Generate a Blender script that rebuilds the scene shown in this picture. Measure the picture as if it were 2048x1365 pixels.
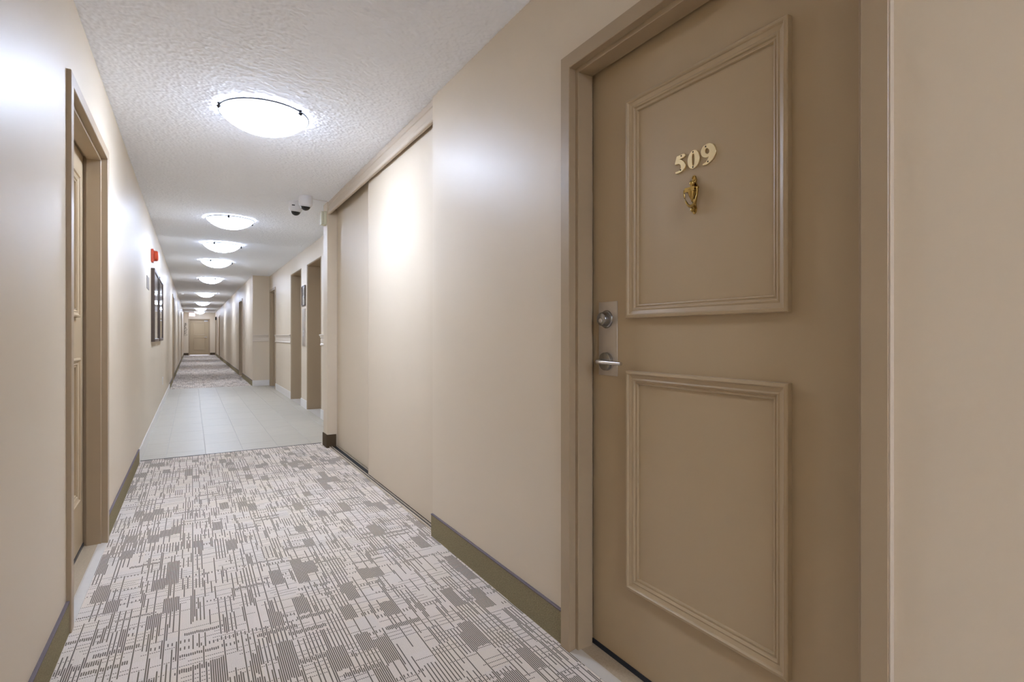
import bpy, bmesh, math, random
from mathutils import Vector, Matrix
PI = math.pi
random.seed(5)
S = bpy.context.scene
for o in list(bpy.data.objects): bpy.data.objects.remove(o)

# ------------------------------------------------------------------ camera, world, exposure
cam = bpy.data.cameras.new('camera'); co = bpy.data.objects.new('camera', cam); S.collection.objects.link(co)
co.location = (0, 0, 1.11); co.rotation_euler = (PI/2, 0, -math.radians(31.1225))
cam.sensor_width = 36; cam.lens = 1060/2048*36; cam.shift_y = -10.5/2048; cam.clip_start = .02; cam.clip_end = 100
S.camera = co
S.cycles.diffuse_bounces = 6
w = bpy.data.worlds.new('world'); S.world = w; w.use_nodes = True
w.node_tree.nodes['Background'].inputs[0].default_value = (.9, .92, 1, 1)
w.node_tree.nodes['Background'].inputs[1].default_value = .3
S.view_settings.view_transform = 'Standard'; S.view_settings.look = 'None'
S.view_settings.exposure = 3.62; S.view_settings.gamma = 1; S.view_settings.use_curve_mapping = False
LAMP = 15.0            # glow of the glass bowls

# ------------------------------------------------------------------ key sizes (metres)
CZ, WL, WR, LOB = 2.44, -.40, 1.145, 1.485       # ceiling, left wall, right wall, lobby wall
YB, YE = -7.0, 35.2                               # back and far end of the corridor
TY0, TY1 = 5.72, 13.07                            # tiled lobby floor
CL0, CL1, COL1 = 2.75, 5.43, 5.61                 # closet opening, far side of the column
JUT = 12.95

# ------------------------------------------------------------------ materials
def lin(c):
    return tuple(((v/255)/12.92 if v/255 <= .04045 else ((v/255+.055)/1.055)**2.4) for v in c) + (1,)
def nn(nt, t, **kw):
    n = nt.nodes.new(t)
    for k, v in kw.items(): setattr(n, k, v)
    return n
def base_mat(name, col, rough=.5, metal=0., spec=.5):
    m = bpy.data.materials.new(name); m.use_nodes = True
    b = m.node_tree.nodes['Principled BSDF']
    b.inputs['Base Color'].default_value = lin(col); b.inputs['Roughness'].default_value = rough
    b.inputs['Metallic'].default_value = metal; b.inputs['Specular IOR Level'].default_value = spec
    return m, m.node_tree, b
def bumped(name, col, rough=.5, metal=0., spec=.5, layers=((60, .1, .001),), var=0., vscale=3., stretch=(1, 1, 1), coord='Object'):
    """layers: (noise scale, strength, distance)"""
    m, nt, b = base_mat(name, col, rough, metal, spec)
    tc = nn(nt, 'ShaderNodeTexCoord'); mp = nn(nt, 'ShaderNodeMapping'); mp.inputs['Scale'].default_value = stretch
    nt.links.new(tc.outputs[coord], mp.inputs[0])
    prev = None
    for sc, st, di in layers:
        n = nn(nt, 'ShaderNodeTexNoise'); n.inputs['Scale'].default_value = sc; n.inputs['Detail'].default_value = 3
        nt.links.new(mp.outputs[0], n.inputs['Vector'])
        bp = nn(nt, 'ShaderNodeBump'); bp.inputs['Strength'].default_value = st; bp.inputs['Distance'].default_value = di
        nt.links.new(n.outputs['Fac'], bp.inputs['Height'])
        if prev: nt.links.new(prev.outputs[0], bp.inputs['Normal'])
        prev = bp
    if prev: nt.links.new(prev.outputs[0], b.inputs['Normal'])
    if var:
        n = nn(nt, 'ShaderNodeTexNoise'); n.inputs['Scale'].default_value = vscale; n.inputs['Detail'].default_value = 4
        nt.links.new(mp.outputs[0], n.inputs['Vector'])
        mr = nn(nt, 'ShaderNodeMapRange'); mr.inputs[3].default_value = 1-var; mr.inputs[4].default_value = 1+var
        nt.links.new(n.outputs['Fac'], mr.inputs[0])
        h = nn(nt, 'ShaderNodeHueSaturation'); h.inputs['Color'].default_value = lin(col)
        nt.links.new(mr.outputs[0], h.inputs['Value']); nt.links.new(h.outputs[0], b.inputs['Base Color'])
    return m

M = {}
M['wall'] = bumped('wall_paint', (212, 197, 174), .46, spec=.42, layers=((2.2, .25, .012), (90, .06, .002), (400, .05, .001)), var=.03, vscale=1.5)
M['closet'] = bumped('closet_door_paint', (210, 195, 172), .54, spec=.25, layers=((1.4, .22, .012), (300, .04, .001)), var=.02)
M['door'] = bumped('brown_door_paint', (178, 157, 125), .38, layers=((3, .15, .006), (160, .07, .001)), var=.04, vscale=2)
M['frame'] = bumped('brown_frame_paint', (168, 148, 120), .4, layers=((3, .1, .004), (140, .08, .001)), var=.03)
M['trim'] = bumped('beige_trim_paint', (198, 183, 163), .38, layers=((120, .08, .001),))
M['rail'] = bumped('pale_rail_paint', (212, 199, 181), .4, layers=((120, .06, .001),))
M['dark'] = base_mat('dark_gap', (22, 18, 15), .8)[0]
M['brass'] = bumped('aged_brass', (182, 154, 92), .13, 1., layers=((150, .08, .0006),), var=.15, vscale=60)
M['brass_digit'] = bumped('polished_brass', (246, 228, 184), .34, 1., layers=((80, .08, .0006),), var=.06, vscale=60)
M['steel'] = bumped('brushed_steel', (205, 198, 190), .42, 1., layers=((300, .06, .0004),), var=.12, vscale=25, stretch=(1, 1, .2))
M['steel_dark'] = base_mat('polished_lock_steel', (150, 147, 143), .24, 1.)[0]
M['chrome'] = base_mat('satin_chrome', (214, 212, 210), .22, 1.)[0]
M['blue'] = bumped('blue_black_sweep', (22, 30, 44), .35, layers=((200, .1, .001),))
M['terrazzo'] = bumped('speckled_stone_sill', (170, 152, 126), .55, layers=((120, .06, .001),), var=.22, vscale=130)
M['marble'] = bumped('white_edge_strip', (192, 184, 172), .45, layers=((120, .05, .001),), var=.05, vscale=30)
M['cbase'] = bumped('olive_carpet_base', (146, 134, 104), .95, 0, .1, layers=((260, .9, .004), (700, .6, .002)), var=.5, vscale=190)
M['binding'] = bumped('grey_violet_binding', (112, 102, 104), .85, 0, .2, layers=((300, .5, .002),), var=.15, vscale=200)
M['dkbase'] = bumped('dark_brown_base', (84, 70, 54), .9, 0, .1, layers=((300, .5, .002),), var=.15, vscale=200)
M['tbase'] = bumped('white_tile_base', (222, 217, 210), .3, layers=((40, .03, .001),), var=.02)
M['wplastic'] = base_mat('white_plastic', (226, 225, 226), .4)[0]
M['cream'] = base_mat('cream_plastic', (214, 212, 186), .45)[0]
M['smoke'] = base_mat('smoked_dome', (20, 20, 22), .08, 0, .6)[0]
M['red'] = base_mat('red_plastic', (196, 74, 40), .3)[0]
M['picframe'] = bumped('dark_wood_frame', (74, 58, 46), .35, layers=((80, .1, .001),), var=.15, vscale=30)
M['signgrey'] = base_mat('grey_sign', (124, 112, 100), .5)[0]
M['bracket'] = base_mat('dark_clip_metal', (46, 45, 46), .45, .6)[0]
M['subfloor'] = bumped('subfloor', (120, 112, 104), .9)
M['paper'] = bumped('pale_print', (206, 201, 192), .7, layers=((5, 0, .001),), var=.12, vscale=4)
M['leaf'] = bumped('dark_metal_leaf', (92, 80, 64), .45, .4, layers=((50, .1, .001),))
m, nt, b = base_mat('picture_glass', (255, 255, 255), .02, 0, .5); b.inputs['Transmission Weight'].default_value = 1; b.inputs['IOR'].default_value = 1.45; M['glass'] = m

# stippled ceiling
m, nt, b = base_mat('stippled_ceiling', (243, 246, 252), .9, 0, .2)
tc = nn(nt, 'ShaderNodeTexCoord')
v1 = nn(nt, 'ShaderNodeTexNoise'); v1.inputs['Scale'].default_value = 80; v1.inputs['Detail'].default_value = 4; v1.inputs['Roughness'].default_value = .6
v2 = nn(nt, 'ShaderNodeTexVoronoi'); v2.inputs['Scale'].default_value = 150
nt.links.new(tc.outputs['Object'], v1.inputs['Vector']); nt.links.new(tc.outputs['Object'], v2.inputs['Vector'])
ad = nn(nt, 'ShaderNodeMath', operation='MULTIPLY_ADD'); ad.inputs[1].default_value = -.5
nt.links.new(v2.outputs['Distance'], ad.inputs[0]); nt.links.new(v1.outputs['Fac'], ad.inputs[2])
bp = nn(nt, 'ShaderNodeBump'); bp.inputs['Strength'].default_value = .35; bp.inputs['Distance'].default_value = .012
nt.links.new(ad.outputs[0], bp.inputs['Height']); nt.links.new(bp.outputs[0], b.inputs['Normal'])
M['ceiling'] = m

# floor tile: very faint veins, a tint per tile
m, nt, b = base_mat('white_floor_tile', (194, 186, 171), .45, 0, .35)
tc = nn(nt, 'ShaderNodeTexCoord'); mp = nn(nt, 'ShaderNodeMapping'); mp.inputs['Scale'].default_value = (3, 14, 1)
nt.links.new(tc.outputs['Object'], mp.inputs[0])
n1 = nn(nt, 'ShaderNodeTexNoise'); n1.inputs['Scale'].default_value = 2; n1.inputs['Detail'].default_value = 6
oi = nn(nt, 'ShaderNodeObjectInfo')
ofs = nn(nt, 'ShaderNodeVectorMath', operation='ADD'); nt.links.new(mp.outputs[0], ofs.inputs[0])
ml = nn(nt, 'ShaderNodeMath', operation='MULTIPLY'); ml.inputs[1].default_value = 40
nt.links.new(oi.outputs['Random'], ml.inputs[0]); nt.links.new(ml.outputs[0], ofs.inputs[1])
nt.links.new(ofs.outputs[0], n1.inputs['Vector'])
mr = nn(nt, 'ShaderNodeMapRange'); mr.inputs[1].default_value = .3; mr.inputs[2].default_value = .7; mr.inputs[3].default_value = .94; mr.inputs[4].default_value = 1.02
nt.links.new(n1.outputs['Fac'], mr.inputs[0])
m2 = nn(nt, 'ShaderNodeMapRange'); m2.inputs[3].default_value = .975; m2.inputs[4].default_value = 1.01
nt.links.new(oi.outputs['Random'], m2.inputs[0])
mm = nn(nt, 'ShaderNodeMath', operation='MULTIPLY'); nt.links.new(mr.outputs[0], mm.inputs[0]); nt.links.new(m2.outputs[0], mm.inputs[1])
h = nn(nt, 'ShaderNodeHueSaturation'); h.inputs['Color'].default_value = lin((184, 176, 159)); nt.links.new(mm.outputs[0], h.inputs['Value'])
nt.links.new(h.outputs[0], b.inputs['Base Color'])
M['tile'] = m
M['grout'] = base_mat('grey_grout', (182, 178, 172), .8)[0]

# woven carpet pattern
def carpet_mat():
    m, nt, b = base_mat('striped_loop_carpet', (200, 192, 186), .95, 0, .1)
    L = nt.links.new
    def math_(op, a, c=None, d=None):
        n = nn(nt, 'ShaderNodeMath', operation=op)
        for i, v in enumerate((a, c, d)):
            if v is None: continue
            if isinstance(v, (int, float)): n.inputs[i].default_value = v
            else: L(v, n.inputs[i])
        return n.outputs[0]
    def white(x, y, z=0.):
        c = nn(nt, 'ShaderNodeCombineXYZ')
        for i, v in enumerate((x, y, z)):
            if isinstance(v, (int, float)): c.inputs[i].default_value = v
            else: L(v, c.inputs[i])
        n = nn(nt, 'ShaderNodeTexWhiteNoise', noise_dimensions='3D'); L(c.outputs[0], n.inputs['Vector'])
        return n.outputs['Value']
    tc = nn(nt, 'ShaderNodeTexCoord'); sp = nn(nt, 'ShaderNodeSeparateXYZ'); L(tc.outputs['Object'], sp.inputs[0])
    x, y = sp.outputs[0], sp.outputs[1]
    P = .0064
    xi = math_('FLOOR', math_('DIVIDE', x, P)); xf = math_('FRACT', math_('DIVIDE', x, P))
    jag = math_('MULTIPLY', math_('SUBTRACT', white(xi, 3.3), .5), .008)   # ragged ends of the yarns
    yj = math_('ADD', y, jag)
    lt = lambda a, c: math_('LESS_THAN', a, c)
    gt = lambda a, c: math_('GREATER_THAN', a, c)
    AND = lambda *a: a[0] if len(a) == 1 else math_('MULTIPLY', a[0], AND(*a[1:]))
    OR = lambda *a: a[0] if len(a) == 1 else math_('MAXIMUM', a[0], OR(*a[1:]))
    # blocks eight yarns wide
    ci = math_('FLOOR', math_('DIVIDE', xi, 8.))
    sh = math_('MULTIPLY', white(ci, 7.7), 1.3)
    rl = math_('MULTIPLY_ADD', white(ci, 2.1), .08, .10)
    ri = math_('FLOOR', math_('DIVIDE', math_('ADD', yj, sh), rl))
    r = white(ci, ri, 1.)
    mod2 = lt(math_('FRACT', math_('DIVIDE', xi, 2.)), .3)
    mod3 = lt(math_('FRACT', math_('DIVIDE', xi, 3.)), .2)
    mod6 = lt(math_('FRACT', math_('DIVIDE', xi, 7.)), .1)
    dense = lt(r, .13)
    half = AND(gt(r, .13), lt(r, .27), mod2)
    third = AND(gt(r, .27), lt(r, .46), mod3)
    sixth = AND(gt(r, .46), lt(r, .84), mod6)
    # short combs in cross bands
    bi = math_('FLOOR', math_('DIVIDE', math_('ADD', yj, 0.), .05)); bf = math_('FRACT', math_('DIVIDE', yj, .05))
    si = math_('FLOOR', math_('DIVIDE', math_('ADD', xi, math_('FLOOR', math_('MULTIPLY', white(bi, 9.1), 60.))), 21.))
    r2 = white(si, bi, 4.)
    tall = math_('MULTIPLY_ADD', white(si, bi, 5.), .4, .16)
    comb = AND(lt(r2, .33), lt(bf, tall), OR(lt(r2, .12), mod2))
    # rows of dots across the runner
    di = math_('FLOOR', math_('DIVIDE', y, .0235)); df = math_('FRACT', math_('DIVIDE', y, .0235))
    sj = math_('FLOOR', math_('DIVIDE', math_('ADD', xi, math_('FLOOR', math_('MULTIPLY', white(di, 1.9), 60.))), 17.))
    r3 = white(sj, di, 8.)
    dots = AND(lt(r3, .46), lt(df, .2))
    # single long yarns
    yi = math_('FLOOR', math_('DIVIDE', math_('ADD', y, math_('MULTIPLY', white(xi, 5.5), 2.)), .13))
    single = lt(white(xi, yi, 6.), .1)
    on = OR(dense, half, third, sixth, comb, dots, single)
    yarn = AND(on, gt(xf, .2), lt(xf, .82))
    # yarn dashes
    loop = math_('FRACT', math_('DIVIDE', math_('ADD', y, math_('MULTIPLY', white(xi, 8.), .005)), .005))
    dash = math_('SUBTRACT', 1., math_('MULTIPLY', gt(loop, .8), .25))
    fac = AND(yarn, dash)
    # tints in the light ground and in the dark yarn
    tint = white(math_('FLOOR', math_('DIVIDE', xi, 16.)), math_('FLOOR', math_('DIVIDE', y, .11)), 2.)
    cr = nn(nt, 'ShaderNodeValToRGB'); e = cr.color_ramp; e.interpolation = 'LINEAR'
    e.elements[0].color = lin((219, 206, 194)); e.elements[1].color = lin((221, 208, 196))
    k = e.elements.new(.5); k.color = lin((218, 205, 189)); k = e.elements.new(.75); k.color = lin((215, 204, 193))
    L(tint, cr.inputs[0])
    cd = nn(nt, 'ShaderNodeValToRGB'); e = cd.color_ramp
    e.elements[0].color = lin((102, 92, 83)); e.elements[1].color = lin((106, 96, 80))
    L(white(ci, ri, 3.), cd.inputs[0])
    nz = nn(nt, 'ShaderNodeTexNoise'); nz.inputs['Scale'].default_value = 380; nz.inputs['Detail'].default_value = 2; L(tc.outputs['Object'], nz.inputs['Vector'])
    mx = nn(nt, 'ShaderNodeMix', data_type='RGBA'); L(fac, mx.inputs[0]); L(cr.outputs[0], mx.inputs[6]); L(cd.outputs[0], mx.inputs[7])
    mr = nn(nt, 'ShaderNodeMapRange'); mr.inputs[1].default_value = .25; mr.inputs[2].default_value = .75; mr.inputs[3].default_value = .84; mr.inputs[4].default_value = 1.13
    L(nz.outputs['Fac'], mr.inputs[0])
    h = nn(nt, 'ShaderNodeHueSaturation'); L(mx.outputs[2], h.inputs['Color']); L(mr.outputs[0], h.inputs['Value'])
    L(h.outputs[0], b.inputs['Base Color'])
    ht = math_('ADD', math_('MULTIPLY', fac, -.5), math_('ADD', nz.outputs['Fac'], math_('MULTIPLY', math_('PINGPONG', xf, .5), .8)))
    bp = nn(nt, 'ShaderNodeBump'); bp.inputs['Strength'].default_value = .5; bp.inputs['Distance'].default_value = .003
    L(ht, bp.inputs['Height']); L(bp.outputs[0], b.inputs['Normal'])
    return m
M['carpet'] = carpet_mat()

def emit_mat(name, col, st, perlamp=False, hot=False):
    m, nt, b = base_mat(name, (240, 240, 240), .3)
    b.inputs['Emission Color'].default_value = col; b.inputs['Emission Strength'].default_value = st
    if perlamp:      # every lamp has its own output, kept in its object colour
        oi = nn(nt, 'ShaderNodeObjectInfo'); mu = nn(nt, 'ShaderNodeMath', operation='MULTIPLY'); mu.inputs[1].default_value = st
        nt.links.new(oi.outputs['Alpha'], mu.inputs[0]); nt.links.new(mu.outputs[0], b.inputs['Emission Strength'])
        if hot:      # frosted bowl: hottest below the bulbs, dimmer at the rim
            tc = nn(nt, 'ShaderNodeTexCoord'); sp = nn(nt, 'ShaderNodeSeparateXYZ'); nt.links.new(tc.outputs['Object'], sp.inputs[0])
            mr0 = nn(nt, 'ShaderNodeMapRange'); mr0.inputs[1].default_value = -.03; mr0.inputs[2].default_value = -.122
            pw = nn(nt, 'ShaderNodeMath', operation='POWER'); pw.inputs[1].default_value = 1.6; mr = nn(nt, 'ShaderNodeMath', operation='MULTIPLY_ADD'); mr.inputs[1].default_value = 1.25; mr.inputs[2].default_value = .022
            nt.links.new(mr0.outputs[0], pw.inputs[0]); nt.links.new(pw.outputs[0], mr.inputs[0])
            nt.links.new(sp.outputs[2], mr0.inputs[0]); m3 = nn(nt, 'ShaderNodeMath', operation='MULTIPLY')
            nt.links.new(mu.outputs[0], m3.inputs[0]); nt.links.new(mr.outputs[0], m3.inputs[1]); nt.links.new(m3.outputs[0], b.inputs['Emission Strength'])
    return m
M['bulb'] = emit_mat('lit_bulb', (.84, .985, 1.285, 1), LAMP*.15, True)
M['bowl'] = emit_mat('glowing_glass_bowl', (.84, .985, 1.285, 1), LAMP, True, True)
M['exitface'] = emit_mat('lit_exit_panel', (1, .6, .5, 1), .13)
M['exitletter'] = emit_mat('lit_exit_letters', (1, .2, .14, 1), .1)

# ------------------------------------------------------------------ mesh helpers
class MB:
    def __init__(s): s.v = []; s.f = []
    def add(s, vs, fs):
        o = len(s.v); s.v += [tuple(p) for p in vs]; s.f += [tuple(i+o for i in f) for f in fs]; return s
    def box(s, x0, x1, y0, y1, z0, z1):
        if x0 > x1: x0, x1 = x1, x0
        if y0 > y1: y0, y1 = y1, y0
        return s.add([(x, y, z) for z in (z0, z1) for y in (y0, y1) for x in (x0, x1)],
                     [(0, 2, 3, 1), (4, 5, 7, 6), (0, 1, 5, 4), (2, 6, 7, 3), (0, 4, 6, 2), (1, 3, 7, 5)])
    def sweep(s, profile, frames, closed=False, mapf=None):
        """profile: closed list of (t,h); frames: list of functions (t,h)->xyz"""
        n = len(profile); vs = [fr(t, h) for fr in frames for t, h in profile]; k = len(frames); fs = []
        for j in range(k if closed else k-1):
            a, c = j*n, ((j+1) % k)*n
            for i in range(n): fs.append((a+i, a+(i+1) % n, c+(i+1) % n, c+i))
        if not closed:
            fs.append(tuple(range(n))); fs.append(tuple((k-1)*n+i for i in reversed(range(n))))
        return s.add(vs, fs)
    def lathe(s, prof, origin, axis='z', seg=40, sign=1):
        """prof: (r, d) along axis"""
        ox, oy, oz = origin; vs = []; fs = []; n = len(prof)
        for j in range(seg):
            a = 2*PI*j/seg
            for r, d in prof:
                u, v = r*math.cos(a), r*math.sin(a); d = d*sign
                vs.append({'z': (ox+u, oy+v, oz+d), 'x': (ox+d, oy+u, oz+v), 'y': (ox+u, oy+d, oz+v)}[axis])
        for j in range(seg):
            a, c = j*n, ((j+1) % seg)*n
            for i in range(n-1): fs.append((a+i, a+i+1, c+i+1, c+i))
        return s.add(vs, fs)
    def tube(s, pts, rad, seg=10):
        pts = [Vector(p) for p in pts]; k = len(pts); rs = rad if isinstance(rad, (list, tuple)) else [rad]*k; vs = []; fs = []
        up = Vector((0, 0, 1))
        for i, p in enumerate(pts):
            d = (pts[min(i+1, k-1)]-pts[max(i-1, 0)]).normalized()
            a = d.cross(up if abs(d.z) < .95 else Vector((0, 1, 0))).normalized(); c = d.cross(a)
            for j in range(seg):
                t = 2*PI*j/seg; vs.append(p+(a*math.cos(t)+c*math.sin(t))*rs[i])
        for i in range(k-1):
            for j in range(seg): fs.append((i*seg+j, i*seg+(j+1) % seg, (i+1)*seg+(j+1) % seg, (i+1)*seg+j))
        fs.append(tuple(reversed(range(seg)))); fs.append(tuple((k-1)*seg+j for j in range(seg)))
        return s.add(vs, fs)

ORG = {}
def build(name, mb, mat, parent=None, org=None, bevel=0., smooth=False, seg=2):
    """link one mesh object; mb is in world coordinates; org = world place of its origin"""
    pw = ORG.get(parent, Vector()) if parent else Vector()
    ow = Vector(org) if org is not None else Vector(pw)
    me = bpy.data.meshes.new(name); me.from_pydata([Vector(v)-ow for v in mb.v], [], mb.f)
    bm = bmesh.new(); bm.from_mesh(me); bmesh.ops.remove_doubles(bm, verts=bm.verts, dist=1e-6)
    bmesh.ops.recalc_face_normals(bm, faces=bm.faces); bm.to_mesh(me); bm.free()
    me.materials.append(M[mat])
    o = bpy.data.objects.new(name, me); S.collection.objects.link(o)
    if parent: o.parent = parent
    o.location = ow-pw; ORG[o] = ow
    if smooth:
        for p in me.polygons: p.use_smooth = True
        try: me.set_sharp_from_angle(angle=math.radians(38))
        except Exception: pass
    if bevel:
        md = o.modifiers.new('edge', 'BEVEL'); md.width = bevel; md.segments = seg; md.limit_method = 'ANGLE'; md.angle_limit = math.radians(40)
    return o
def tag(o, label=None, cat=None, group=None, kind=None):
    if label: o['label'] = label
    if cat: o['category'] = cat
    if group: o['group'] = group
    if kind: o['kind'] = kind
    return o
def struct(name, mb, mat, label, cat, **k): return tag(build(name, mb, mat, **k), label, cat, kind='structure')
def thing(name, label, cat, loc, group=None):
    o = bpy.data.objects.new(name, None); S.collection.objects.link(o); o.location = loc; o.empty_display_size = .05
    ORG[o] = Vector(loc); return tag(o, label, cat, group)
B = lambda *a: MB().box(*a)

# ------------------------------------------------------------------ doors list (opening edges on the wall)
# wall: side, y0, y1, top
D509 = (.541, 1.485, 2.05); D2 = (2.592, 3.547, 2.055)
LEFT_DOORS = [D2, (14.95, 15.9, 2.05), (26.5, 27.45, 2.05)]
FAR_RIGHT = [(15.75, 16.72, 2.05), (29.0, 29.95, 2.05), (33.5, 34.4, 2.05)]
ELEV = [(7.42, 8.43, 2.175), (8.93, 9.95, 2.175)]
D3 = (11.97, 12.79, 2.075)
ZB = -.03

def wall_with_openings(mb, x0, x1, y0, y1, ops, grow=.03):
    y = y0
    for a, c, t in sorted(ops):
        mb.box(x0, x1, y, a-grow, ZB, CZ); mb.box(x0, x1, a-grow, c+grow, t+grow, CZ); y = c+grow
    return mb.box(x0, x1, y, y1, ZB, CZ)

# ------------------------------------------------------------------ shell
struct('floor', B(-1.0, 2.2, YB-.2, YE+.2, -.14, -.03), 'subfloor', 'corridor floor under the carpet and tiles', 'floor')
FLOOR = bpy.data.objects['floor']
struct('ceiling', B(-1.0, 2.2, YB-.2, YE+.2, CZ, CZ+.12), 'ceiling', 'white stippled ceiling running the length of the corridor', 'ceiling')
struct('wall_left', wall_with_openings(MB(), WL-.2, WL, YB, YE, LEFT_DOORS), 'wall', 'beige satin wall on the side of the framed pictures', 'wall')
struct('wall_right', wall_with_openings(MB(), WR, WR+.2, YB, CL0, [D509]), 'wall', 'beige wall around the door numbered 509', 'wall')
struct('wall_far', wall_with_openings(MB(), WR, WR+.2, JUT, YE, FAR_RIGHT).box(WR+.2, LOB+.25, JUT, JUT+.2, ZB, CZ), 'wall', 'beige wall jutting out beyond the tiled lobby', 'wall')
struct('wall_lobby', wall_with_openings(wall_with_openings(MB(), LOB, LOB+.25, COL1, 9.0+.0, [ELEV[0]], 0.), LOB, LOB+.25, 9.0, JUT, [], 0.), 'wall', 'tmp', 'wall')
o = bpy.data.objects['wall_lobby']; bpy.data.objects.remove(o)
mb = MB(); y = COL1
for a, c, t, g in [(*ELEV[0], 0.), (*ELEV[1], 0.), (*D3, .03)]:
    mb.box(LOB, LOB+.25, y, a-g, ZB, CZ); mb.box(LOB, LOB+.25, a-g, c+g, t+g, CZ); y = c+g
mb.box(LOB, LOB+.25, y, JUT, ZB, CZ)
struct('wall_lobby', mb, 'wall', 'beige lobby wall holding the two elevator openings', 'wall')
struct('wall_end', MB().box(WL-.2, -.12-.03, YE, YE+.2, ZB, CZ).box(.84+.03, WR+.2, YE, YE+.2, ZB, CZ).box(-.15, .87, YE, YE+.2, 2.035+.03, CZ), 'wall', 'far end wall of the corridor around the end door', 'wall')
struct('wall_back', B(WL-.2, WR+.2, YB-.2, YB, ZB, CZ), 'wall', 'beige wall closing the corridor behind the viewer', 'wall')
struct('wall_closet', MB().box(1.5, 1.56, CL0, CL1, ZB, CZ), 'wall', 'back wall inside the sliding door closet', 'wall')
struct('column', B(WR, LOB+.25, CL1, COL1, ZB, CZ), 'wall', 'narrow beige wall end between closet and lobby', 'column', bevel=.004)

# the sprayed coat on the nearer ceiling is real relief, a few millimetres deep
def stipple_coat(x0, x1, y0, y1, st):
    import numpy as np
    rng = np.random.default_rng(3); nx, ny = int((x1-x0)/st)+1, int((y1-y0)/st)+1
    def field(cut):          # band-limited noise, cut = feature size in metres
        f = np.fft.rfft2(rng.standard_normal((ny, nx)))
        ky = np.fft.fftfreq(ny, st)[:, None]; kx = np.fft.rfftfreq(nx, st)[None, :]
        z = np.fft.irfft2(f*np.exp(-(kx*kx+ky*ky)*(cut*cut)*2.2), s=(ny, nx)); return z/z.std()
    z = np.clip(field(.0095)*.75+field(.025)*.35, -1.3, 2.2)
    gx, gy = np.meshgrid(np.linspace(x0, x1, nx), np.linspace(y0, y1, ny))
    co_ = np.stack([gx, gy, -.004-.0016*z], -1).reshape(-1, 3).astype(np.float32)
    i = (np.arange(ny-1)[:, None]*nx+np.arange(nx-1)[None, :]).reshape(-1)
    q = np.stack([i, i+nx, i+nx+1, i+1], -1).astype(np.int32)
    me = bpy.data.meshes.new('stipple_coat'); me.vertices.add(len(co_)); me.vertices.foreach_set('co', co_.ravel())
    me.loops.add(q.size); me.loops.foreach_set('vertex_index', q.ravel())
    me.polygons.add(len(q)); me.polygons.foreach_set('loop_start', np.arange(0, q.size, 4, dtype=np.int32)); me.update(calc_edges=True); me.validate()
    me.polygons.foreach_set('use_smooth', np.ones(len(q), dtype=bool))
    m_ = bpy.data.materials.get('ceiling_coat')
    if not m_: m_ = base_mat('ceiling_coat', (243, 246, 252), .9, 0, .2)[0]
    me.materials.append(m_)
    o = bpy.data.objects.new('stipple_coat', me); S.collection.objects.link(o); o.parent = bpy.data.objects['ceiling']; o.location = (0, 0, CZ); o['kind'] = 'stuff'; ORG[o] = Vector((0, 0, CZ))
stipple_coat(WL-.004, LOB+.01, .9, 8.4, .0055)

# floor coverings: children of the floor
cp = build('carpet', B(WL-.0, WR+.02, YB, TY0, -.029, 0), 'carpet', FLOOR); cp['label'] = 'patterned grey carpet before the tiles'
cp = build('carpet', B(WL, WR, TY1, YE, -.029, 0), 'carpet', FLOOR); cp['label'] = 'patterned grey carpet beyond the tiles'
tag(build('grout', B(WL, LOB+.25, TY0, TY1, -.0295, -.003), 'grout', FLOOR), 'pale grey joints between the white tiles')
build('transition_strip', MB().sweep([(-.006, -.02), (-.006, .001), (0, .003), (.008, -.001), (.008, -.02)], [lambda t, h, X=X: (X, TY0+t, h) for X in (WL, WR)]), 'bracket', FLOOR)
xs = [WL, -.205, .11, .425, .74, 1.055, 1.37, LOB]
g = .0016; TL = .61; cache = {}
for i in range(7):
    off = [.20, .24, .55, .37, .05, .40, .2][i]
    ys = [TY0]; y = TY0+off
    while y < TY1-.02: ys.append(y); y += TL
    ys.append(TY1)
    for a, c in zip(ys, ys[1:]):
        x0, x1 = xs[i]+g, xs[i+1]-g; sz = (round(x1-x0, 4), round(c-a-2*g, 4)); ce = Vector(((x0+x1)/2, (a+c)/2, 0))
        if sz not in cache:
            hx, hy = sz[0]/2, sz[1]/2
            mbt = MB().box(-hx, hx, -hy, hy, -.025, -.0012)
            mbt = MB().add([(-hx, -hy, -.025), (hx, -hy, -.025), (hx, hy, -.025), (-hx, hy, -.025), (-hx, -hy, -.0012), (hx, -hy, -.0012), (hx, hy, -.0012), (-hx, hy, -.0012),
                            (-hx+.0015, -hy+.0015, 0), (hx-.0015, -hy+.0015, 0), (hx-.0015, hy-.0015, 0), (-hx+.0015, hy-.0015, 0)],
                           [(3, 2, 1, 0), (0, 1, 5, 4), (1, 2, 6, 5), (2, 3, 7, 6), (3, 0, 4, 7), (4, 5, 9, 8), (5, 6, 10, 9), (6, 7, 11, 10), (7, 4, 8, 11), (8, 9, 10, 11)])
            t = build('floor_tile', mbt, 'tile', FLOOR, org=(0, 0, 0)); cache[sz] = t.data
        else:
            t = bpy.data.objects.new('floor_tile', cache[sz]); S.collection.objects.link(t); t.parent = FLOOR
        t.location = ce

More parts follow.
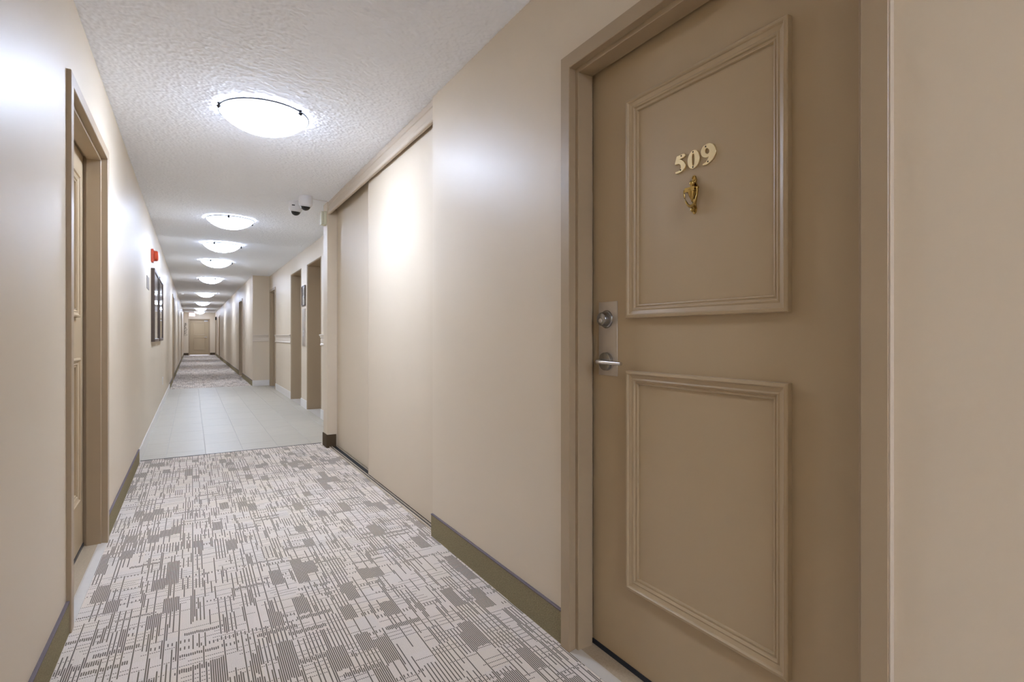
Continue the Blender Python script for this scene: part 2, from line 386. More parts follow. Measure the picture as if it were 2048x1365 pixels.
# ------------------------------------------------------------------ baseboards
def base_run(name, side, y0, y1, mat, label, bind=True, X=None, hgt=.12):
    X = X if X is not None else (WL if side > 0 else WR)
    th = .009; x1 = X+side*th
    pr = [(0, 0), (th, 0), (th, hgt-.004), (th-.003, hgt), (0, hgt)]
    o = struct(name, MB().sweep(pr, [lambda t, h, Y=Y: (X+side*t, Y, h) for Y in (y0, y1)]), mat, label, 'baseboard')
    if bind:
        build('edge_binding', MB().sweep([(0, hgt-.003), (th+.0015, hgt-.003), (th+.0018, hgt+.001), (th-.001, hgt+.003), (0, hgt+.003)], [lambda t, h, Y=Y: (X+side*t, Y, h) for Y in (y0, y1)]), 'binding', o)
    return o
base_run('baseboard_right', -1, 1.54, CL0, 'cbase', 'olive carpet baseboard between door 509 and the closet')
base_run('baseboard_rear', -1, YB, .49, 'cbase', 'olive carpet baseboard on the near side of door 509')
base_run('baseboard_left', 1, YB, 2.54, 'cbase', 'olive carpet baseboard before the brown door in the picture wall')
base_run('baseboard_middle', 1, 3.6, 5.62, 'cbase', 'olive carpet baseboard from the brown door to the white tiles')
base_run('baseboard_tile', 1, 5.62, TY1, 'tbase', 'white tile baseboard below the framed pictures', False, hgt=.11)
mb = MB().box(WR-.009, WR, CL1-.009, COL1, 0, .13).box(WR, WR+.085, CL1-.009, CL1, 0, .13)
struct('baseboard_column', mb, 'dkbase', 'dark carpet baseboard wrapped around the narrow wall end', 'baseboard', bevel=.002)
yy = TY1
for k, (a, c, t) in enumerate(LEFT_DOORS[1:]):
    base_run('baseboard_deep_left', 1, yy, a-.05, 'cbase', ['carpet baseboard from the white tiles to the first far door under the pictures side', 'carpet baseboard between the two far doors on the picture side'][k]); yy = c+.05
base_run('baseboard_deep_left', 1, yy, YE, 'cbase', 'last carpet baseboard on the picture side up to the end wall')
yy = JUT
for k, (a, c, t) in enumerate(FAR_RIGHT):
    base_run('baseboard_deep_right', -1, yy, a-.05, 'cbase', ['carpet baseboard from the jutting corner to the first far door', 'carpet baseboard between first and second far doors past the jut', 'carpet baseboard between second and third far doors past the jut'][k]); yy = c+.05
base_run('baseboard_deep_right', -1, yy, YE, 'cbase', 'last short carpet baseboard past the jut at the end wall')
struct('baseboard_end', B(WL, -.17, YE-.01, YE, 0, .13), 'dkbase', 'dark baseboard on the hinge side of the end door under the leaf ornament', 'baseboard')
struct('baseboard_end', B(.89, WR, YE-.01, YE, 0, .13), 'dkbase', 'dark baseboard on the handle side of the end door', 'baseboard')
struct('baseboard_jut', B(WR-.008, LOB, JUT-.01, JUT, 0, .125), 'tbase', 'white tile baseboard on the jutting wall face', 'baseboard', bevel=.002)
for k, (a, c) in enumerate([(COL1, ELEV[0][0]), (ELEV[0][1], ELEV[1][0]), (ELEV[1][1], D3[0]-.05), (D3[1]+.05, JUT-.01)]):
    base_run('baseboard_lobby', -1, a, c, 'tbase', ['white tile baseboard between narrow wall end and nearer elevator', 'white tile baseboard between the two elevator openings', 'white tile baseboard between farther elevator and lobby door', 'short white tile baseboard in the lobby corner beside the jut'][k], False, X=LOB, hgt=.125)

# ------------------------------------------------------------------ steel door frames, doors
FRAME = [(.05, 0), (.05, .013), (.048, .015), (.002, .015), (0, .013), (0, -.013), (-.0145, -.013), (-.016, -.0145), (-.016, -.075), (0, -.075), (0, -.15), (.03, -.15), (.03, 0)]
def frame(name, y0, y1, top, pos, label, mat='frame', z0=0.):
    """pos(a, d, z): a along the wall, d out of the wall"""
    fr = [lambda t, h: pos(y0-t, h, z0), lambda t, h: pos(y0-t, h, top+t), lambda t, h: pos(y1+t, h, top+t), lambda t, h: pos(y1+t, h, z0)]
    return struct(name, MB().sweep(FRAME, fr), mat, label, 'door frame')
MOLD = [(0, 0), (0, .0165), (.002, .019), (.009, .0205), (.0115, .018), (.013, .0145), (.024, .0105), (.0285, .0125), (.032, .0105), (.034, .006), (.0375, .0055), (.0395, .0075), (.0425, .0065), (.044, 0)]
def molding(door, a0, a1, z0, z1, pos, d):
    fr = [lambda t, h: pos(a0+t, d+h, z0+t), lambda t, h: pos(a1-t, d+h, z0+t), lambda t, h: pos(a1-t, d+h, z1-t), lambda t, h: pos(a0+t, d+h, z1-t)]
    return build('panel_molding', MB().sweep(MOLD, fr, closed=True), 'door', door)
def posbox(pos, a0, a1, d0, d1, z0, z1, mb=None):
    mb = mb or MB(); ps = [pos(a, d, z) for z in (z0, z1) for d in (d0, d1) for a in (a0, a1)]
    return mb.add(ps, [(0, 2, 3, 1), (4, 5, 7, 6), (0, 1, 5, 4), (2, 6, 7, 3), (0, 4, 6, 2), (1, 3, 7, 5)])
PR = lambda X: (lambda a, d, z: (X-d, a, z))     # wall on the right, facing -x
PL = lambda a, d, z: (WL+d, a, z)                # wall on the left, facing +x
PE = lambda a, d, z: (a, YE-d, z)                # end wall, facing -y
DD = -.09                                        # door face behind the wall face
def door(name, y0, y1, top, pos, label, panels=None, sweep='blue', z0=.018):
    o = struct(name, posbox(pos, y0+.003, y1-.003, DD-.045, DD, z0, top-.004), 'door', label, 'door', bevel=.0015)
    s = (y1-y0)/.944
    for (a0, a1, b0, b1) in panels or [(y0+.204*s, y1-.19*s, 1.167, 1.88), (y0+.204*s, y1-.19*s, .282, .996)]:
        molding(o, a0, a1, b0, b1, pos, DD)
    if sweep: build('door_sweep', posbox(pos, y0+.004, y1-.004, DD, DD+.004, .008, .024), sweep, o)
    return o
def sill(name, y0, y1, pos, label):
    o = struct(name, posbox(pos, y0-.0, y1+.0, -.15, -.022, -.029, .007), 'terrazzo', label, 'door sill', bevel=.002)
    n = 12; top = []; 
    pr = [(.016, -.02), (.012, .002), (-.020, .0075), (-.026, .0075), (-.026, -.02)]
    fr = [lambda t, h, Y=Y: pos(Y, t, h) for Y in (y0+.002, y1-.002)]
    build('edge_strip', MB().sweep(pr, fr), 'marble', o)
    return o

# door 509
P5 = PR(WR)
frame('trim_1', *D509, P5, 'brown steel door frame around the door numbered 509')
d509 = door('door_1', *D509, P5, 'brown two panel door numbered 509 with brass knocker', panels=[(.743, 1.296, 1.167, 1.879), (.743, 1.296, .282, .996)])
build('painted_return', B(WR-.0135, WR, .4885, .4905, 0, D509[2]+.05), 'trim', bpy.data.objects['trim_1'])['label'] = 'beige painted outer edge'
sill('trim_2', D509[0], D509[1], P5, 'speckled stone sill under the door numbered 509')
# the brown door in the left wall
frame('trim_3', *D2, PL, 'brown steel frame around the door facing door 509')
door('door_2', *D2, PL, 'brown two panel door beside the olive baseboard, facing the closet', panels=[(D2[0]+.19, D2[1]-.2, 1.2, 1.9), (D2[0]+.19, D2[1]-.2, .29, 1.0)])
sill('trim_4', D2[0], D2[1], PL, 'speckled stone sill under the door facing the closet')
# lobby door
PB = PR(LOB)
frame('trim_5', *D3, PB, 'brown steel frame around the lobby door beside the jut')
door('door_3', *D3, PB, 'brown lobby door deep in its frame beside the jut', sweep=None, z0=.005)
n = 6; dn = 4
for k, (a, c, t) in enumerate(LEFT_DOORS[1:]):
    frame('trim_%d' % n, a, c, t, PL, ['brown frame of the first door past the framed pictures', 'brown frame of the second door past the framed pictures'][k])
    door('door_%d' % dn, a, c, t, PL, ['brown door first past the framed pictures', 'brown door second past the framed pictures'][k], sweep=None, z0=.006); n += 1; dn += 1
for k, (a, c, t) in enumerate(FAR_RIGHT):
    q = ['first', 'second', 'third'][k]
    frame('trim_%d' % n, a, c, t, P5, 'brown frame of the %s door past the jutting wall' % q)
    door('door_%d' % dn, a, c, t, P5, 'brown door, %s past the jutting wall' % q, sweep=None, z0=.006); n += 1; dn += 1
frame('trim_%d' % n, -.12, .84, 2.035, PE, 'brown steel frame around the door closing the corridor'); n += 1
dend = door('door_%d' % dn, -.12, .84, 2.035, PE, 'brown two panel door closing the far end of the corridor', panels=[(.06, .66, 1.15, 1.88), (.06, .66, .3, 1.0)], sweep='wplastic', z0=.006)
for k, x in ((0, .70),):
    hd = build('door_handle', MB().lathe([(0, .012), (.03, .012), (.032, 0)], (x+.02, YE-DD, 1.03), 'y', 20, -1).tube([(x+.02, YE-DD-.01, 1.03), (x+.02, YE-DD-.06, 1.03), (x-.1, YE-DD-.06, 1.03)], .012), 'chrome', dend, smooth=True)
    hd['label'] = 'silver lever handle'
build('door_closer', posbox(PE, .60, .78, DD, DD+.05, 1.93, 1.985), 'wplastic', dend, bevel=.004)['label'] = 'pale door closer at the top of the door'

# ---- hardware of door 509
XD = WR-DD      # 1.235
pl = build('lock_plate', B(XD-.003, XD, 1.352, 1.447, .972, 1.228), 'steel', d509, bevel=.0012); pl['label'] = 'brushed steel lock plate'
yc = 1.405
db = build('deadbolt', MB().lathe([(0, .030), (.0195, .030), (.0215, .029), (.0225, .027), (.0265, .010), (.030, .008), (.0315, .005), (.0315, .002)], (XD, yc, 1.167), 'x', 40, -1), 'steel_dark', pl, smooth=True); db['label'] = 'round deadbolt cylinder'
build('keyhole', MB().lathe([(0, .0325), (.0075, .0325), (.0085, .031), (.0085, .029)], (XD, yc, 1.162), 'x', 24, -1).box(XD-.0332, XD-.0324, yc-.0009, yc+.0009, 1.157, 1.167), 'steel', pl, smooth=True)
rs = build('lever_rose', MB().lathe([(0, .016), (.012, .016), (.029, .015), (.031, .013), (.031, .004), (.033, .002)], (XD, yc, 1.021), 'x', 40, -1), 'steel_dark', pl, smooth=True)
lv = build('lever_handle', MB().tube([(XD-.012, yc, 1.021), (XD-.035, yc, 1.021), (XD-.047, yc-.004, 1.021), (XD-.053, yc-.016, 1.021), (XD-.053, yc-.05, 1.0205), (XD-.052, yc-.125, 1.0195)], [.0095, .0085, .008, .0075, .007, .006], 14), 'chrome', pl, smooth=True); lv['label'] = 'bright silver lever'

# house number: outlines measured on the photo, extruded
def outline_mesh(loops, depth, bev):
    cu = bpy.data.curves.new('tmp', 'CURVE'); cu.dimensions = '2D'; cu.fill_mode = 'BOTH'; cu.extrude = depth; cu.bevel_depth = bev; cu.bevel_resolution = 1
    for lp in loops:
        s = cu.splines.new('POLY'); s.points.add(len(lp)-1); s.use_cyclic_u = True
        for p, (a, c) in zip(s.points, lp): p.co = (a, c, 0, 1)
    o = bpy.data.objects.new('tmp', cu); S.collection.objects.link(o)
    me = bpy.data.meshes.new_from_object(o.evaluated_get(bpy.context.evaluated_depsgraph_get()))
    bpy.data.objects.remove(o); return me
def smooth_loop(p, it=2):
    for _ in range(it):
        q = []
        for i in range(len(p)):
            a, c = p[i], p[(i+1) % len(p)]; q += [(a[0]*.75+c[0]*.25, a[1]*.75+c[1]*.25), (a[0]*.25+c[0]*.75, a[1]*.25+c[1]*.75)]
        p = q
    return p
CI = lambda x, y, rx, ry, n=16: [(x+rx*math.cos(2*PI*k/n), y+ry*math.sin(2*PI*k/n)) for k in range(n)]
DIG = {
 'number_five': ([[(345, 640), (360, 622), (540, 545), (600, 530), (620, 550), (618, 590), (590, 630), (400, 738), (402, 748), (440, 735), (500, 738), (560, 768), (605, 820), (630, 885), (622, 960), (595, 1020), (520, 1110), (400, 1175), (325, 1195), (308, 1190), (310, 1155), (400, 1120), (460, 1075), (485, 1030), (497, 985), (490, 925), (470, 885), (430, 862), (370, 868), (300, 898), (288, 890), (296, 850)]], [(505, 600), (480, 1070)]),
 'number_zero': ([smooth_loop([(720, 760), (740, 640), (800, 510), (880, 430), (960, 405), (1035, 440), (1078, 540), (1092, 660), (1070, 790), (1010, 910), (930, 985), (850, 1012), (775, 985), (732, 890)], 1), smooth_loop([(846, 600), (876, 520), (925, 506), (950, 560), (958, 700), (948, 850), (915, 935), (882, 935), (856, 880), (846, 740)], 1)], [(897, 468), (893, 962)]),
 'number_nine': ([[(1150, 480), (1158, 430), (1180, 370), (1210, 315), (1250, 270), (1340, 215), (1395, 200), (1445, 200), (1520, 230), (1555, 280), (1575, 340), (1597, 430), (1592, 480), (1580, 540), (1520, 670), (1440, 770), (1340, 850), (1270, 880), (1215, 890), (1210, 872), (1230, 850), (1300, 812), (1350, 740), (1385, 660), (1415, 580), (1350, 622), (1300, 640), (1250, 640), (1200, 615), (1165, 555)], CI(1345, 440, 76, 98)], [(1300, 300), (1370, 775)])}
def dmap(p): return ((p[0]-900)*1.85e-3/17.06, -((p[1]+.36*(p[0]-450))-860)*1.5e-3/17.06)
YD0, ZD0 = 1.032, 1.617
for nm, (loops, holes) in DIG.items():
    me = outline_mesh([[dmap(p) for p in lp] for lp in loops], .0018, .0012)
    cx = sum(v.co.x for v in me.vertices)/len(me.vertices)
    for v in me.vertices: a, c, d = v.co; v.co = (-d-.003, -(a-cx), c)
    me.name = nm; me.materials.clear(); me.materials.append(M['brass_digit']); me.update()
    o = bpy.data.objects.new(nm, me); S.collection.objects.link(o); o.parent = d509; o.location = (XD, YD0-cx, ZD0); o['label'] = 'brass numeral'
    bm = bmesh.new(); bm.from_mesh(me); bmesh.ops.recalc_face_normals(bm, faces=bm.faces); bm.to_mesh(me); bm.free()
    ORG[o] = Vector((XD, YD0-cx, ZD0))
    for hx in holes:
        a, c = dmap(hx)
        build('screw', MB().lathe([(0, .0064), (.0018, .0064), (.0024, .0060), (.0024, .004)], (XD, YD0-a, ZD0+c), 'x', 12, -1), 'dark', o)

# knocker
KY, KZ = 1.030, 1.512
kn = build('door_knocker', MB().add([(XD-h, KY+s*w_, KZ+z) for h in (0, .004) for (w_, s, z) in
      [(.004, 1, .056), (.008, 1, .045), (.006, 1, .036), (.012, 1, .026), (.013, 1, .012), (.008, 1, -.012), (.005, 1, -.026), (.008, 1, -.038), (.006, 1, -.048), (.002, 1, -.053),
       (.002, -1, -.053), (.006, -1, -.048), (.008, -1, -.038), (.005, -1, -.026), (.008, -1, -.012), (.013, -1, .012), (.012, -1, .026), (.006, -1, .036), (.008, -1, .045), (.004, -1, .056)]],
      [tuple(range(20)), tuple(reversed(range(20, 40)))]+[(i, (i+1) % 20, 20+(i+1) % 20, 20+i) for i in range(20)]), 'brass', d509, bevel=.0008)
kn['label'] = 'brass urn shaped door knocker'
build('urn', MB().lathe([(0, -.020), (.002, -.018), (.003, -.014), (.007, -.006), (.0115, .006), (.0125, .014), (.0105, .016), (.0105, .018), (.006, .022), (.0045, .026), (.0065, .030), (.0075, .034), (.0055, .039), (0, .041)], (XD-.013, KY, KZ), 'z', 24), 'brass', kn, smooth=True)
build('hinge_bar', MB().tube([(XD-.014, KY-.023, KZ+.017), (XD-.014, KY+.023, KZ+.017)], .0036, 12).box(XD-.024, XD-.006, KY-.017, KY+.017, KZ+.009, KZ+.021), 'brass', kn, smooth=True)
arc = [(.022, .017), (.0225, .008), (.021, -.004), (.017, -.016), (.011, -.026), (.005, -.031), (0, -.0325)]
pts = [(XD-.020+.004*(k/6), KY+a, KZ+z) for k, (a, z) in enumerate(arc)] + [(XD-.016-.004*(k/6), KY-a, KZ+z) for k, (a, z) in enumerate(reversed(arc[:-1]))]
build('swing_ring', MB().tube(pts, [.0022, .0022, .0024, .0027, .0034, .0045, .0055, .0045, .0034, .0027, .0024, .0022, .0022], 12), 'brass', kn, smooth=True)
build('striker', MB().lathe([(0, .016), (.0045, .0145), (.0065, .010), (.0045, .005), (.004, .002)], (XD, KY, KZ-.042), 'x', 20, -1), 'brass', kn, smooth=True)
build('finial_loop', MB().tube([(XD-.004, KY+.0055*math.cos(t), KZ+.05+.0065*math.sin(t)) for t in [2*PI*k/14 for k in range(15)]], .0018, 8), 'brass', kn, smooth=True)

# ------------------------------------------------------------------ closet with two sliding doors
pr = [(.004, CZ), (-.004, CZ), (-.006, 2.40), (.0, 2.395), (.0, 2.352), (-.007, 2.347), (-.009, 2.335), (-.009, 2.318), (-.004, 2.313), (.012, 2.313), (.012, CZ)]
struct('trim_%d' % n, MB().sweep(pr, [lambda t, h, Y=Y: (WR+.014+t, Y, h) for Y in (CL0, CL1)]), 'trim', 'beige moulded header board above the sliding closet doors', 'trim'); n += 1
o = struct('trim_%d' % n, B(1.16, 1.285, CL0, CL1, 2.40, CZ), 'dark', 'dark overhead track of the sliding closet doors', 'track'); n += 1
o = struct('trim_%d' % n, MB().box(1.163, 1.29, CL0, CL1, -.028, .006).box(1.163, 1.170, CL0, CL1, .006, .014).box(1.184, 1.1885, CL0, CL1, .006, .016).box(1.2315, 1.236, CL0, CL1, .006, .016).box(1.28, 1.287, CL0, CL1, .006, .016), 'trim', 'beige floor track under the sliding closet doors', 'track'); n += 1
build('track_groove', MB().box(1.1702, 1.1838, CL0, CL1, .0061, .0072).box(1.1887, 1.2312, CL0, CL1, .0061, .0072), 'dark', o)
def sliding(y0, y1, X, label):
    t = thing('sliding_door', label, 'closet door', (X, (y0+y1)/2, .0185), 'sliding closet doors')
    build('door_panel', B(X, X+.034, y0, y1, .0185, 2.385), 'closet', t, bevel=.0015)
    build('edge_strip', B(X-.0015, X+.034, y1-.004, y1+.002, .0185, 2.385) if X < 1.2 else B(X-.0015, X+.034, y1-.012, y1, .0185, 2.385), 'trim', t, bevel=.0008)
    return t
sliding(CL0+.004, 4.165, 1.1915, 'beige sliding closet door in front, next to the wall of door 509')
sliding(4.08, CL1-.004, 1.239, 'beige sliding closet door behind, next to the narrow wall end')

# ------------------------------------------------------------------ elevator openings
for k, (a, c, t) in enumerate(ELEV):
    q = ['nearer elevator, beside the narrow wall end', 'farther elevator, beside the lobby door'][k]
    e = [(-.012, .004), (0, .006), (.012, .004), (.012, -.25), (.0, -.25), (-.045, -.25), (-.05, -.2), (-.03, -.06), (-.012, -.006)]
    e = [(.006, 0), (.006, .004), (0, .006), (-.008, 0), (-.012, -.01), (-.012, -.26), (.0, -.26), (.0, 0)]
    pos = PB; y0, y1 = a, c
    fr = [lambda tt, h: pos(y0-tt, h, 0), lambda tt, h: pos(y0-tt, h, t+tt), lambda tt, h: pos(y1+tt, h, t+tt), lambda tt, h: pos(y1+tt, h, 0)]
    struct('trim_%d' % n, MB().sweep(e, fr), 'frame', 'painted metal surround of the %s' % q, 'elevator frame'); n += 1
    mid = (a+c)/2
    t_ = thing('elevator', 'painted elevator doors of the %s' % q, 'elevator', (LOB+.28, mid, 0), 'elevators in the lobby')
    build('door_leaf', B(LOB+.28, LOB+.305, a-.02, mid-.002, .012, t), 'frame', t_, bevel=.002)
    build('door_leaf', B(LOB+.30, LOB+.325, mid-.002, c+.02, .012, t), 'frame', t_, bevel=.002)
    build('door_sill', B(LOB+.275, LOB+.34, a-.02, c+.02, -.02, .002), 'steel', t_, bevel=.001)
    struct('trim_%d' % n, B(LOB, LOB+.272, a-.0, c+.0, -.029, .0), 'marble', 'pale floor slab in the opening of the %s' % q, 'sill'); n += 1
struct('wall_shaft', MB().box(LOB+.42, LOB+.47, COL1-.1, JUT+.1, ZB, CZ), 'wall', 'dark shaft wall behind the elevator doors', 'wall')

# chair rails
RAIL = [(0, .978), (.012, .978), (.016, .984), (.017, .996), (.012, 1.003), (.009, 1.008), (.009, 1.078), (.016, 1.085), (.016, 1.098), (.020, 1.103), (.028, 1.115), (.028, 1.128), (0, 1.131)]
def rail(pts, label):
    global n
    struct('trim_%d' % n, MB().sweep(RAIL, [lambda t, h, p=p: (p[0]-t*p[2], p[1]-t*p[3], h) for p in pts]), 'rail', label, 'chair rail'); n += 1
rail([(LOB, COL1, 1, 0), (LOB, ELEV[0][0]-.01, 1, 0)], 'pale chair rail between narrow wall end and nearer elevator')
rail([(LOB, ELEV[1][1]+.01, 1, 0), (LOB, D3[0]-.055, 1, 0)], 'pale chair rail between farther elevator and lobby door')
rail([(WR-.0, JUT, 0, 1), (LOB-.02, JUT, 0, 1)], 'pale chair rail across the jutting wall face')

# notice and call panel between the elevators
t = thing('notice_frame', 'small dark framed notice between the two elevators', 'notice', (LOB, 8.67, 1.57))
build('frame', MB().sweep([(0, 0), (0, .018), (.004, .02), (.016, .02), (.02, .014), (.02, 0)],
      [lambda q, h: (LOB-h, 8.54+q, 1.57+q), lambda q, h: (LOB-h, 8.80-q, 1.57+q), lambda q, h: (LOB-h, 8.80-q, 1.885-q), lambda q, h: (LOB-h, 8.54+q, 1.885-q)], closed=True), 'picframe', t)
build('paper', B(LOB-.008, LOB-.002, 8.555, 8.785, 1.585, 1.87), 'paper', t)
build('glass_pane', B(LOB-.0135, LOB-.0105, 8.558, 8.782, 1.588, 1.867), 'glass', t)
t = thing('call_panel', 'tall steel elevator call panel under the small notice', 'call panel', (LOB, 8.67, .95))
build('face_plate', B(LOB-.012, LOB, 8.56, 8.78, .95, 1.525), 'steel', t, bevel=.002)
for z in (1.18, 1.115):
    build('button', MB().lathe([(0, .017), (.016, .017), (.018, .015), (.018, .012)], (LOB, 8.67, z), 'x', 20, -1), 'wplastic', t, smooth=True)

# ------------------------------------------------------------------ ceiling lights
def make_light():
    t = thing('ceiling_light', 'x', 'ceiling light', (0, 0, CZ))
    R, dp = .244, .1
    zr = CZ-.022
    prof = [(.225, CZ-.002)]
    out = [(R*math.sin(a)/math.sin(1.0), zr-dp*(math.cos(a)-math.cos(1.0))/(1-math.cos(1.0))) for a in [1.0*k/14 for k in range(15)]]
    inn = [(max(r-.0, 0)*.985, z+.006) for r, z in reversed(out)]
    b1 = build('glass_bowl', MB().lathe(out+inn, (0, 0, 0), 'z', 56), 'bowl', t, smooth=True)
    build('glass_rim', MB().lathe([(R-.001, zr-.001), (R+.0035, zr-.001), (R+.004, zr+.003), (R+.0015, zr+.008), (R-.004, zr+.008), (R-.004, zr+.002)], (0, 0, 0), 'z', 56), 'bracket', t, smooth=True)
    build('ceiling_pan', MB().lathe([(0, CZ-.016), (.165, CZ-.016), (.175, CZ-.012), (.18, CZ), (0, CZ)], (0, 0, 0), 'z', 40), 'wplastic', t, smooth=True)
    for sx in (-1, 1):
        build('bulb', MB().lathe([(0, -.022), (.016, -.018), (.024, 0), (.016, .018), (0, .022)], (sx*.1, 0, CZ-.062), 'x', 14), 'bulb', t, smooth=True)
    for k in range(3):
        a = 2*PI*k/3; cx, sx = math.cos(a), math.sin(a)
        build('clip', MB().tube([(.172*cx, .172*sx, CZ-.012), (.24*cx, .24*sx, CZ-.013), (.2505*cx, .2505*sx, CZ-.02), (.2535*cx, .2535*sx, zr-.008), (.244*cx, .244*sx, zr-.017)], [.005, .007, .010, .011, .010], 10), 'bracket', t, smooth=True)
    return t
LIGHTS = [(-5.0, 'added out of view far behind the viewer, as fill for the walls'), (-1.7, 'first behind the viewer, out of the picture'), (3.467, 'over the near carpet, nearest to the closet'), (6.78, 'just past the cameras, first over the tiles'), (8.73, 'second of three over the tiled lobby'), (10.75, 'last of three over the tiled lobby'),  # rearmost lamp is unseen, added to give the near walls grazing fill
          (14.1, 'first beyond the tiled lobby'), (19.2, 'second beyond the tiled lobby'), (24.6, 'third beyond the tiled lobby'), (30.0, 'fourth beyond the tiled lobby'), (34.2, 'closest to the exit sign')]
POWER = [1.35, .72, .6, .38, .38, .38, .42, .46, .48, .45, .38]
ROT = [40, 80, 193, 263, 245, 247, 290, 100, 20, 70, 130]
l0 = make_light()
for k, ((y, lb), ro, pw) in enumerate(zip(LIGHTS, ROT, POWER)):
    if k == 0: t = l0
    else:
        t = l0.copy(); S.collection.objects.link(t)
        for ch in list(l0.children):
            c = ch.copy(); S.collection.objects.link(c); c.parent = t
    for c in t.children: c.color = (1, 1, 1, pw)
    t.location = (.372, y, CZ); t.rotation_euler = (0, 0, math.radians(ro))
    t['label'] = 'glowing glass dome ceiling light '+lb; t['group'] = 'row of dome ceiling lights'

# ------------------------------------------------------------------ security cameras, sensor, cable
def make_cam(x, y, label, yaw):
    t = thing('security_camera', label, 'security camera', (x, y, CZ), 'ceiling security cameras')
    build('housing', MB().lathe([(0, 0), (.060, 0), (.0615, -.003), (.0615, -.078), (.060, -.086), (.054, -.094), (.046, -.098), (0, -.098)], (x, y, CZ), 'z', 40), 'wplastic', t, smooth=True)
    dm = MB().lathe([(.045*math.sin(a), -.045*math.cos(a)) for a in [1.45*k/10 for k in range(11)]], (0, 0, 0), 'z', 32)
    R = Matrix.Rotation(yaw, 4, 'Z') @ Matrix.Rotation(.12, 4, 'X')
    dm.v = [tuple(R @ Vector(v)+Vector((x, y, CZ-.094))) for v in dm.v]
    build('dome', dm, 'smoke', t, smooth=True)['label'] = 'smoked dark dome'
    rg = MB().tube([(.0475*math.cos(q), .0475*math.sin(q), -.002) for q in [2*PI*k/32 for k in range(33)]], .005, 8)
    rg.v = [tuple(R @ Vector(v)+Vector((x, y, CZ-.096))) for v in rg.v]
    build('dome_ring', rg, 'wplastic', t, smooth=True)
    return t
make_cam(.925, 5.33, 'white dome security camera closer to the closet header', .3)
make_cam(.88, 5.60, 'white dome security camera farther from the closet header', .6)
mb = MB().box(.835, .862, 5.535, 5.5435, CZ-.055, CZ-.047)
o = build('cable_hole', mb, 'dark', [x for x in bpy.data.objects if x.name.startswith('security_camera')][-1])
t = build('camera_cable', MB().tube([(.985, 5.365, CZ-.006), (1.02, 5.39, CZ-.007), (1.10, 5.40, CZ-.008), (1.137, 5.40, CZ-.008)], .004, 8), 'wplastic', org=(.97, 5.4, CZ), smooth=True)
tag(t, 'thin cable clipped along the ceiling beside the cameras', 'cable')
t = thing('door_sensor', 'cream plastic sensor box high on the narrow wall end', 'sensor', (WR, 5.49, 2.21))
build('body', B(WR-.03, WR, 5.455, 5.53, 2.212, 2.348), 'cream', t, bevel=.003)
build('cover', B(WR-.052, WR-.031, 5.458, 5.527, 2.215, 2.345), 'cream', t, bevel=.005)

# ------------------------------------------------------------------ left wall fittings
t = thing('fire_alarm', 'red fire alarm sounder above the framed pictures', 'fire alarm', (WL, 7.36, 2.03))
build('base_plate', B(WL, WL+.024, 7.30, 7.42, 1.955, 2.105), 'red', t, bevel=.004)
build('sounder', MB().lathe([(.052, .026), (.058, .030), (.060, .040), (.058, .058), (.050, .066), (.03, .07), (0, .071)], (WL, 7.36, 2.03), 'x', 32).box(WL+.022, WL+.030, 7.315, 7.405, 1.97, 2.09), 'red', t, smooth=True)
t = build('door_sign', B(WL, WL+.004, 6.62, 6.93, 1.60, 1.735), 'signgrey', org=(WL, 6.78, 1.6), bevel=.001)
tag(t, 'small grey brown sign plate below the fire alarm', 'sign')
def picture(y0, y1, z0, z1, label):
    t = thing('framed_picture', label, 'picture', (WL, (y0+y1)/2, z0), 'framed pictures on the lobby wall')
    D = .036; q = .035
    build('frame', MB().sweep([(0, .0), (0, D-.002), (.002, D), (q-.003, D), (q, D-.004), (q, 0)],
          [lambda s, h: (WL+h, y0+s, z0+s), lambda s, h: (WL+h, y1-s, z0+s), lambda s, h: (WL+h, y1-s, z1-s), lambda s, h: (WL+h, y0+s, z1-s)], closed=True), 'picframe', t)
    build('print', B(WL+.004, WL+.020, y0+.03, y1-.03, z0+.03, z1-.03), 'paper', t)
    build('glass_pane', B(WL+.024, WL+.027, y0+q+.001, y1-q-.001, z0+q+.001, z1-q-.001), 'glass', t)
    build('mat_border', MB().sweep([(0, 0), (0, .0025), (.06, .0025), (.062, 0)],
          [lambda s, h: (WL+.0202+h, y0+q+s, z0+q+s), lambda s, h: (WL+.0202+h, y1-q-s, z0+q+s), lambda s, h: (WL+.0202+h, y1-q-s, z1-q-s), lambda s, h: (WL+.0202+h, y0+q+s, z1-q-s)], closed=True), 'tbase', t)
    return t
picture(7.30, 8.27, 1.04, 1.885, 'dark framed glazed picture under the fire alarm')
picture(8.45, 9.42, 1.04, 1.895, 'dark framed glazed picture farther from the fire alarm')
t = thing('power_outlet', 'white wall outlet low below the framed pictures', 'outlet', (WL, 10.05, .33))
build('cover_plate', B(WL, WL+.006, 10.0, 10.1, .335, .455), 'wplastic', t, bevel=.002)
build('socket', B(WL+.0055, WL+.009, 10.03, 10.07, .36, .43), 'cream', t, bevel=.001)

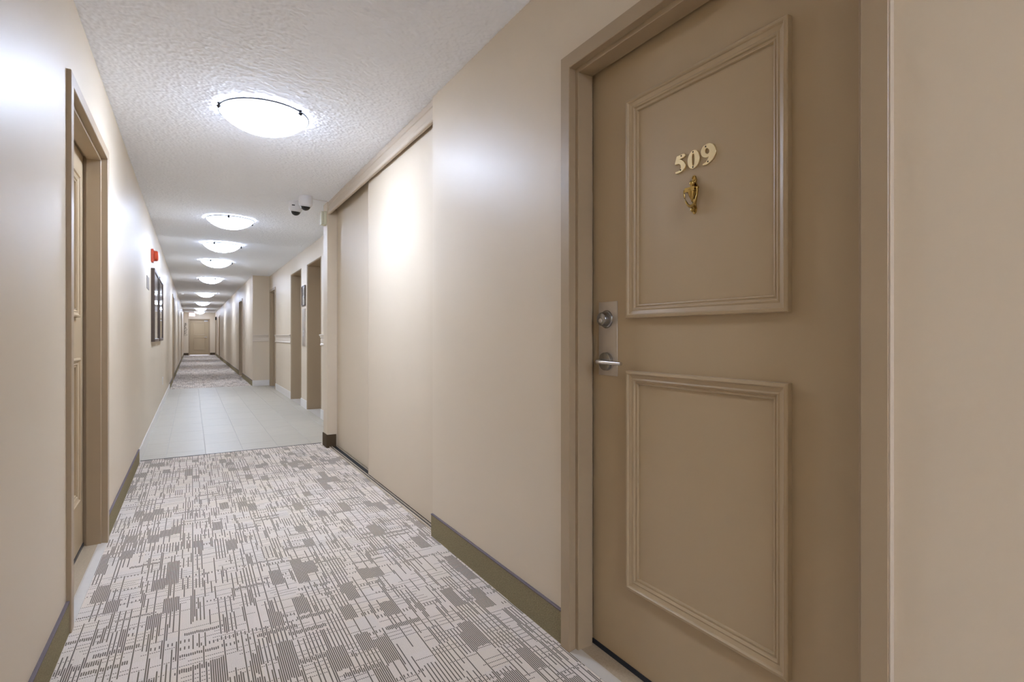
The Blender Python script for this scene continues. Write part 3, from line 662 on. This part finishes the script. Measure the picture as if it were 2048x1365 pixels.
# ------------------------------------------------------------------ far end
t = thing('exit_sign', 'lit pinkish exit sign above the end door', 'exit sign', (.0, YE-.03, 2.2))
build('housing', B(-.155, .155, YE-.06, YE, 2.2, 2.42), 'wplastic', t, bevel=.004)
build('face', B(-.145, .145, YE-.064, YE-.0605, 2.21, 2.41), 'exitface', t)
def letters(mb, ch, x, z, w_, h_, Y):
    s = .014; b_ = lambda a0, a1, b0, b1: mb.box(x+a0*w_, x+a1*w_, Y-.003, Y, z+b0*h_, z+b1*h_)
    if ch == 'E': b_(0, .28, 0, 1); b_(.28, 1, 0, .18); b_(.28, .9, .41, .59); b_(.28, 1, .82, 1)
    if ch == 'I': b_(.35, .65, 0, 1)
    if ch == 'T': b_(.36, .64, 0, .82); b_(0, 1, .82, 1)
    if ch == 'X':
        for sg in (1, -1):
            for k in range(1):
                pts = [(.0, 0), (.28, 0), (1, 1), (.72, 1)] if sg > 0 else [(.72, 0), (1, 0), (.28, 1), (0, 1)]
                vs = [(x+a*w_, yy_, z+c*h_) for yy_ in (Y, Y-.003-.0004*sg) for a, c in pts]
                mb.add(vs, [(0, 1, 2, 3), (7, 6, 5, 4)]+[(i, (i+1) % 4, 4+(i+1) % 4, 4+i) for i in range(4)])
mb = MB()
for k, ch in enumerate('EXIT'): letters(mb, ch, -.123+k*.064, 2.24, .05, .14, YE-.0645)
build('lettering', mb, 'exitletter', t)['label'] = 'red EXIT lettering'

t = thing('leaf_ornament', 'dark metal branch ornament with leaves in the far corner by the end door', 'wall ornament', (-.33, YE, 1.1))
br = MB()
br.tube([(-.375, YE-.012, 1.10), (-.37, YE-.02, 1.35), (-.36, YE-.02, 1.6), (-.34, YE-.02, 1.84)], .008, 8)
for z, dx in ((1.2, .06), (1.36, .09), (1.52, .1), (1.66, .12), (1.76, .1)): br.tube([(-.372+.01*(z-1.1), YE-.02, z), (-.372+dx, YE-.025, z+.07)], .005, 6)
build('branch', br, 'leaf', t)
random.seed(11)
for k in range(18):
    z = 1.12+.70*k/17; x = -.372+random.uniform(0, .125); a = random.uniform(-.9, .9); l = .05; w_ = .018
    ca, sa = math.cos(a), math.sin(a); pts = [(0, 0), (l*.5, w_), (l, 0), (l*.5, -w_)]
    vs = [(x+p*ca-q*sa-.01, yy_, z+p*sa+q*ca) for yy_ in (YE-.03, YE-.024) for p, q in pts]
    build('leaf', MB().add(vs, [(0, 1, 2, 3), (7, 6, 5, 4)]+[(i, (i+1) % 4, 4+(i+1) % 4, 4+i) for i in range(4)]), 'leaf', t)
t = build('wall_box', B(WR-.06, WR, 33.05, 33.25, 1.97, 2.14), 'dark', org=(WR, 33.15, 1.97), bevel=.004); tag(t, 'small black box high on the wall near the far end', 'wall box')
t = build('smoke_detector', MB().lathe([(0, -.035), (.03, -.035), (.045, -.028), (.055, -.012), (.055, 0), (0, 0)], (-.27, 19.6, CZ), 'z', 28), 'wplastic', org=(-.27, 19.6, CZ), smooth=True); tag(t, 'small white smoke detector on the far ceiling by the picture wall', 'smoke detector')
